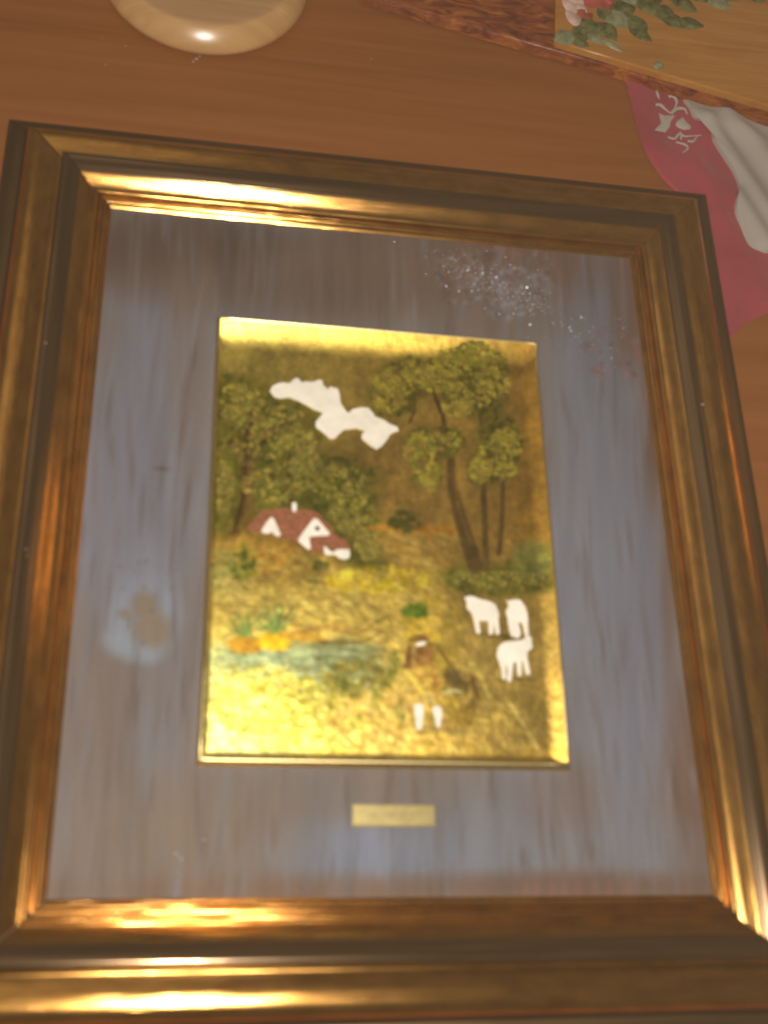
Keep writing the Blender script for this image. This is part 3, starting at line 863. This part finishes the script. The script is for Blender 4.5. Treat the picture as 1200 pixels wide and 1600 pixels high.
slab("front_panel", [(867, 66), (981, 101), (1330, 206), (1500, -120), (872, -250)], ZB, ZP, M['panel'], ZP - .004, .004)

def petal(name, px, py, L_, Wd, ang, mat, z=ZP, curl=.004, seed=0):
    """thick dab of paint in the shape of a petal or leaf"""
    r = random.Random(seed + int(px * 7 + py * 13))
    x, y = at(px, py, z)
    nl, nw = 9, 6
    v, f = [], []
    for i in range(nl):
        t = i / (nl - 1)
        w = Wd * (math.sin(math.pi * min(1, t * 1.02)) ** .7 + .02)
        for j in range(nw):
            s = -1 + 2 * j / (nw - 1)
            dx = (t - .5) * L_ + r.uniform(-.04, .04) * L_; dy = s * w * .5 + .18 * Wd * math.sin(t * 3)
            zz = z + .0004 + curl * (1 - s * s) * math.sin(math.pi * t) * (1 + r.uniform(-.45, .45)) - (.0012 if abs(s) == 1 else 0)
            ca, sa = math.cos(ang), math.sin(ang)
            v.append(W(x + dx * ca - dy * sa, y + dx * sa + dy * ca, zz) - plaque.location)
    for i in range(nl - 1):
        for j in range(nw - 1):
            a = i * nw + j
            f.append((a, a + nw, a + nw + 1, a + 1))
    me = bpy.data.meshes.new(name); me.from_pydata([tuple(q) for q in v], [], f); me.materials.append(mat); me.shade_smooth()
    o = bpy.data.objects.new(name, me); col.objects.link(o); o.parent = plaque
    o.modifiers.new("sub", 'SUBSURF').levels = 1; o.modifiers["sub"].render_levels = 1
    return o
for (px, py, L_, Wd, a, k) in [
    (888, 10, .060, .030, -1.3, 'petal'), (893, 30, .055, .026, -1.2, 'petal'), (905, 14, .045, .024, -.7, 'petal'), (899, 4, .05, .03, -.3, 'petal'), (912, 20, .03, .02, 1.2, 'rose'),
    (930, 6, .07, .035, .3, 'rose'), (945, 14, .05, .025, -.5, 'rose'), (920, 28, .035, .02, .9, 'rose'), (955, 2, .05, .03, .1, 'rose'), (900, -12, .08, .05, .2, 'petal'), (940, -12, .09, .05, -.2, 'rose'),
    (860, -4, .0, .0, 0, 'rose')]:
    if L_: petal("rose_petal", px, py, L_, Wd * 1.3, a, M[k])
for (px, py, L_, Wd, a, k) in [
    (885, 62, .050, .020, .1, 'leafpale'), (912, 55, .050, .022, .6, 'leaf'), (925, 40, .055, .020, 1.9, 'leaf'), (945, 50, .060, .022, -.8, 'leaf'), (930, 62, .050, .014, -.4, 'leafpale'), (962, 32, .060, .030, -.4, 'leafpale'),
    (975, 18, .060, .028, .5, 'leaf'), (990, 40, .070, .024, -1.1, 'leaf'), (1000, 56, .050, .016, -.5, 'leaf'), (1010, 12, .060, .024, -.5, 'leaf'), (1035, 24, .065, .024, -.5, 'leaf'), (1052, 36, .055, .020, -.3, 'leaf'),
    (1078, 40, .060, .018, .1, 'leaf'), (1068, 10, .060, .020, -.4, 'leaf'), (1120, 6, .060, .022, -.3, 'leafpale'), (1090, -4, .07, .02, -.2, 'leaf'), (985, -2, .06, .03, .2, 'leafpale'), (905, 68, .04, .014, -.3, 'leaf'),
    (955, 72, .05, .008, -.5, 'leafpale'), (1030, 104, .022, .012, .1, 'leafpale'), (950, 22, .05, .02, .8, 'leaf'), (1020, 0, .05, .025, .3, 'leaf'), (1140, -4, .05, .02, 0, 'leaf'), (1185, -3, .05, .02, .2, 'leaf')]:
    petal("rose_leaf", px, py, L_ * 1.15, Wd * 2.3, a, M[k])

# ---------------------------------------------------------------- cloths at the right
def cloth(name, outline, zfun, mat, zref, rings=26, per=220, drop=.0):
    c = [np.array(at(px, py, zref)) for px, py in outline]
    # closed smooth outline
    P = []
    n = len(c); m_ = max(2, per // n)
    for i in range(n):
        p0, p1, p2, p3 = c[i - 1], c[i], c[(i + 1) % n], c[(i + 2) % n]
        for k in range(m_):
            t = k / m_
            P.append(.5 * ((2 * p1) + (-p0 + p2) * t + (2 * p0 - 5 * p1 + 4 * p2 - p3) * t * t + (-p0 + 3 * p1 - 3 * p2 + p3) * t ** 3))
    ctr = sum(P) / len(P)
    v, f = [], []
    for r in range(rings):
        q = 1 - r / rings
        for p in P:
            x, y = ctr + (p - ctr) * q
            e = min(1, (1 - q) * 14)
            v.append(W(x, y, zfun(x, y, e)))
    v.append(W(ctr[0], ctr[1], zfun(ctr[0], ctr[1], 1)))
    N_ = len(P)
    for r in range(rings - 1):
        for j in range(N_):
            f.append((r * N_ + j, r * N_ + (j + 1) % N_, (r + 1) * N_ + (j + 1) % N_, (r + 1) * N_ + j))
    for j in range(N_): f.append(((rings - 1) * N_ + j, (rings - 1) * N_ + (j + 1) % N_, rings * N_))
    # skirt down to what it lies on
    k = len(v)
    for p in P: v.append(W(p[0], p[1], zref - drop))
    for j in range(N_): f.append((j, k + j, k + (j + 1) % N_, (j + 1) % N_))
    return mesh_obj(name, v, f, mat, None, True, 60)

def ridge(x, y, a, b, w, h):
    """smooth fold of height h along the segment a-b"""
    ax, ay = a; bx, by = b
    dx, dy = bx - ax, by - ay; L2 = dx * dx + dy * dy
    t = ((x - ax) * dx + (y - ay) * dy) / L2; tc = max(-.15, min(1.15, t))
    d = math.hypot(x - ax - tc * dx, y - ay - tc * dy)
    return h * math.exp(-(d / w) ** 2)
def sn(x, y, s, k): return math.sin(x * s + k) * math.cos(y * s * .8 + k * 1.7)
ZC = ZT + .003
pf = [(at(1060, 250, ZC), at(1180, 330, ZC), .03, .006), (at(1130, 340, ZC), at(1090, 250, ZC), .018, .004), (at(1150, 380, ZC), at(1200, 470, ZC), .04, .006), (at(1000, 150, ZC), at(1040, 270, ZC), .025, .004)]
def zpink(x, y, e):
    z = ZC + e * (.0008 + .0012 * (1 + sn(x, y, 21, .4)) * .5)
    for a, b, w, h in pf: z += e * ridge(x, y, a, b, w, h)
    return z
pinkc = cloth("pink_napkin", [(960, 100), (976, 118), (983, 150), (991, 185), (1002, 222), (1019, 257), (1042, 287), (1072, 312), (1098, 335), (1112, 380), (1120, 440), (1132, 505), (1142, 524), (1155, 513), (1175, 500), (1200, 489), (1240, 470),
    (1320, 420), (1360, 300), (1340, 180), (1200, 110), (1080, 70)], zpink, M['pink'], ZC, 30)
tag(pinkc, "deep pink cloth napkin lying under the wooden plaque, beside the frame's corner", "napkin")
ZW = ZT + .016
wf = [(at(1120, 205, ZW), at(1215, 345, ZW), .022, .013), (at(1150, 190, ZW), at(1240, 290, ZW), .026, .016), (at(1160, 315, ZW), at(1215, 400, ZW), .024, .014), (at(1090, 172, ZW), at(1200, 222, ZW), .020, .006)]
def zwhite(x, y, e):
    z = ZW - .010 + e * .003
    for a, b, w, h in wf: z += e * ridge(x, y, a, b, w, h)
    return z
whitec = cloth("white_napkin", [(1070, 148), (1078, 170), (1086, 184), (1105, 190), (1112, 205), (1115, 220), (1130, 245), (1143, 265), (1151, 283), (1154, 303), (1149, 312), (1148, 330), (1155, 352), (1163, 374), (1172, 389), (1186, 391), (1204, 394),
    (1250, 380), (1300, 330), (1290, 230), (1200, 160), (1120, 120)], zwhite, M['linen'], ZW - .008, 30, 240, .006)
tag(whitec, "folded white cloth lying on the pink napkin at the right edge", "napkin")

def tube(pts, r, z):
    """embroidered cord along reference-plane points"""
    P = [np.array(at(px, py, ZC)) for px, py in pts]
    Q = spline([tuple(p) for p in P], 6)
    v, f = [], []
    k = 6
    for i, p in enumerate(Q):
        d = (Q[min(i + 1, len(Q) - 1)] - Q[max(i - 1, 0)]); d = d / (np.linalg.norm(d) + 1e-9); n_ = np.array((-d[1], d[0]))
        t = i / (len(Q) - 1); rr = r * (.45 + .55 * math.sin(math.pi * min(1, .15 + t)))
        for j in range(k):
            a = 2 * math.pi * j / k
            q = p + n_ * rr * math.cos(a)
            v.append(W(q[0], q[1], zpink(p[0], p[1], 1) + .0006 + rr * .4 * math.sin(a)))
    for i in range(len(Q) - 1):
        for j in range(k):
            f.append((i * k + j, i * k + (j + 1) % k, (i + 1) * k + (j + 1) % k, (i + 1) * k + j))
    return v, f
def zz(pts): return [(960 + x / 3.6375, 100 + y / 3.6375) for x, y in pts]
allv, allf = [], []
for pts, r in [(zz([(238, 158), (245, 180), (252, 205)]), .0042), (zz([(302, 190), (335, 188), (352, 222), (335, 262)]), .0050), (zz([(228, 238), (258, 236), (284, 258), (318, 285)]), .0050),
               (zz([(318, 288), (350, 258), (395, 258), (412, 290)]), .0050), (zz([(300, 420), (338, 428), (368, 400), (395, 412), (432, 412), (490, 408)]), .0036), (zz([(412, 440), (445, 442), (470, 412)]), .0034),
               (zz([(345, 448), (398, 462), (412, 488), (380, 515)]), .0034), (zz([(375, 435), (380, 410), (372, 385)]), .003)]:
    v, f = tube(pts, r, ZC); k = len(allv)
    allv += v; allf += [tuple(i + k for i in q) for q in f]
for poly in (zz([(248, 283), (280, 296), (345, 296), (318, 330), (312, 362), (285, 395), (222, 386), (262, 345)]), zz([(345, 352), (352, 330), (388, 305), (405, 330), (432, 355), (430, 374), (395, 378), (362, 366)])):
    P = [np.array(at(px, py, ZC)) for px, py in poly]; c = sum(P) / len(P); k = len(allv)
    for p in P: allv.append(W(p[0], p[1], zpink(p[0], p[1], 1) + .0004))
    for p in P: q = c + (p - c) * .7; allv.append(W(q[0], q[1], zpink(q[0], q[1], 1) + .0022))
    allv.append(W(c[0], c[1], zpink(c[0], c[1], 1) + .0016)); n = len(P)
    for j in range(n):
        allf.append((k + j, k + (j + 1) % n, k + n + (j + 1) % n, k + n + j)); allf.append((k + n + j, k + n + (j + 1) % n, k + 2 * n))
em = mesh_obj("embroidery", allv, allf, M['thread'], pinkc, True, 0)
em.parent = pinkc
tag(em, "white embroidered flower sprig")

# crumbs on the tabletop
vs, fs = [], []
for (px, py, r) in [(307, 92, .0030), (302, 96, .002), (165, 101, .0014), (196, 72, .0014), (312, 88, .0018), (580, 92, .0012), (160, 60, .001), (1140, 100, .001)]:
    x, y = at(px, py); n0 = len(vs)
    for i in range(6):
        a = i * math.pi / 3; vs.append(W(x + r * math.cos(a) * 1.3, y + r * math.sin(a), ZT + .0002))
    vs.append(W(x, y, ZT + r * .6))
    for i in range(6): fs.append((n0 + i, n0 + (i + 1) % 6, n0 + 6))
cr = mesh_obj("crumbs", vs, fs, M['linen'], None, False)
tag(cr, "few pale crumbs and dust specks on the wooden tabletop", "crumbs", kind='stuff')

# ---------------------------------------------------------------- thin volume box added to imitate veiling glare in the lens
def lens_veil_box():
    bm = bmesh.new()
    bmesh.ops.create_cube(bm, size=1)
    bmesh.ops.scale(bm, vec=(4.0, 4.0, 1.92), verts=bm.verts)
    bmesh.ops.translate(bm, vec=(.1, .25, -.10), verts=bm.verts)
    me = bpy.data.meshes.new("lens_veil_box"); bm.to_mesh(me); bm.free()
    mt = bpy.data.materials.new("lens_veil_box"); mt.use_nodes = True
    t = mt.node_tree; t.nodes.clear()
    o_ = t.nodes.new("ShaderNodeOutputMaterial"); v = t.nodes.new("ShaderNodeVolumePrincipled")
    v.inputs["Density"].default_value = VEIL_DENSITY
    v.inputs["Color"].default_value = (1.0, .78, .54, 1)
    t.links.new(v.outputs[0], o_.inputs["Volume"])
    me.materials.append(mt)
    o = bpy.data.objects.new("lens_veil_box", me); col.objects.link(o)
    tag(o, kind='stuff')
VEIL_DENSITY = .0045
lens_veil_box()
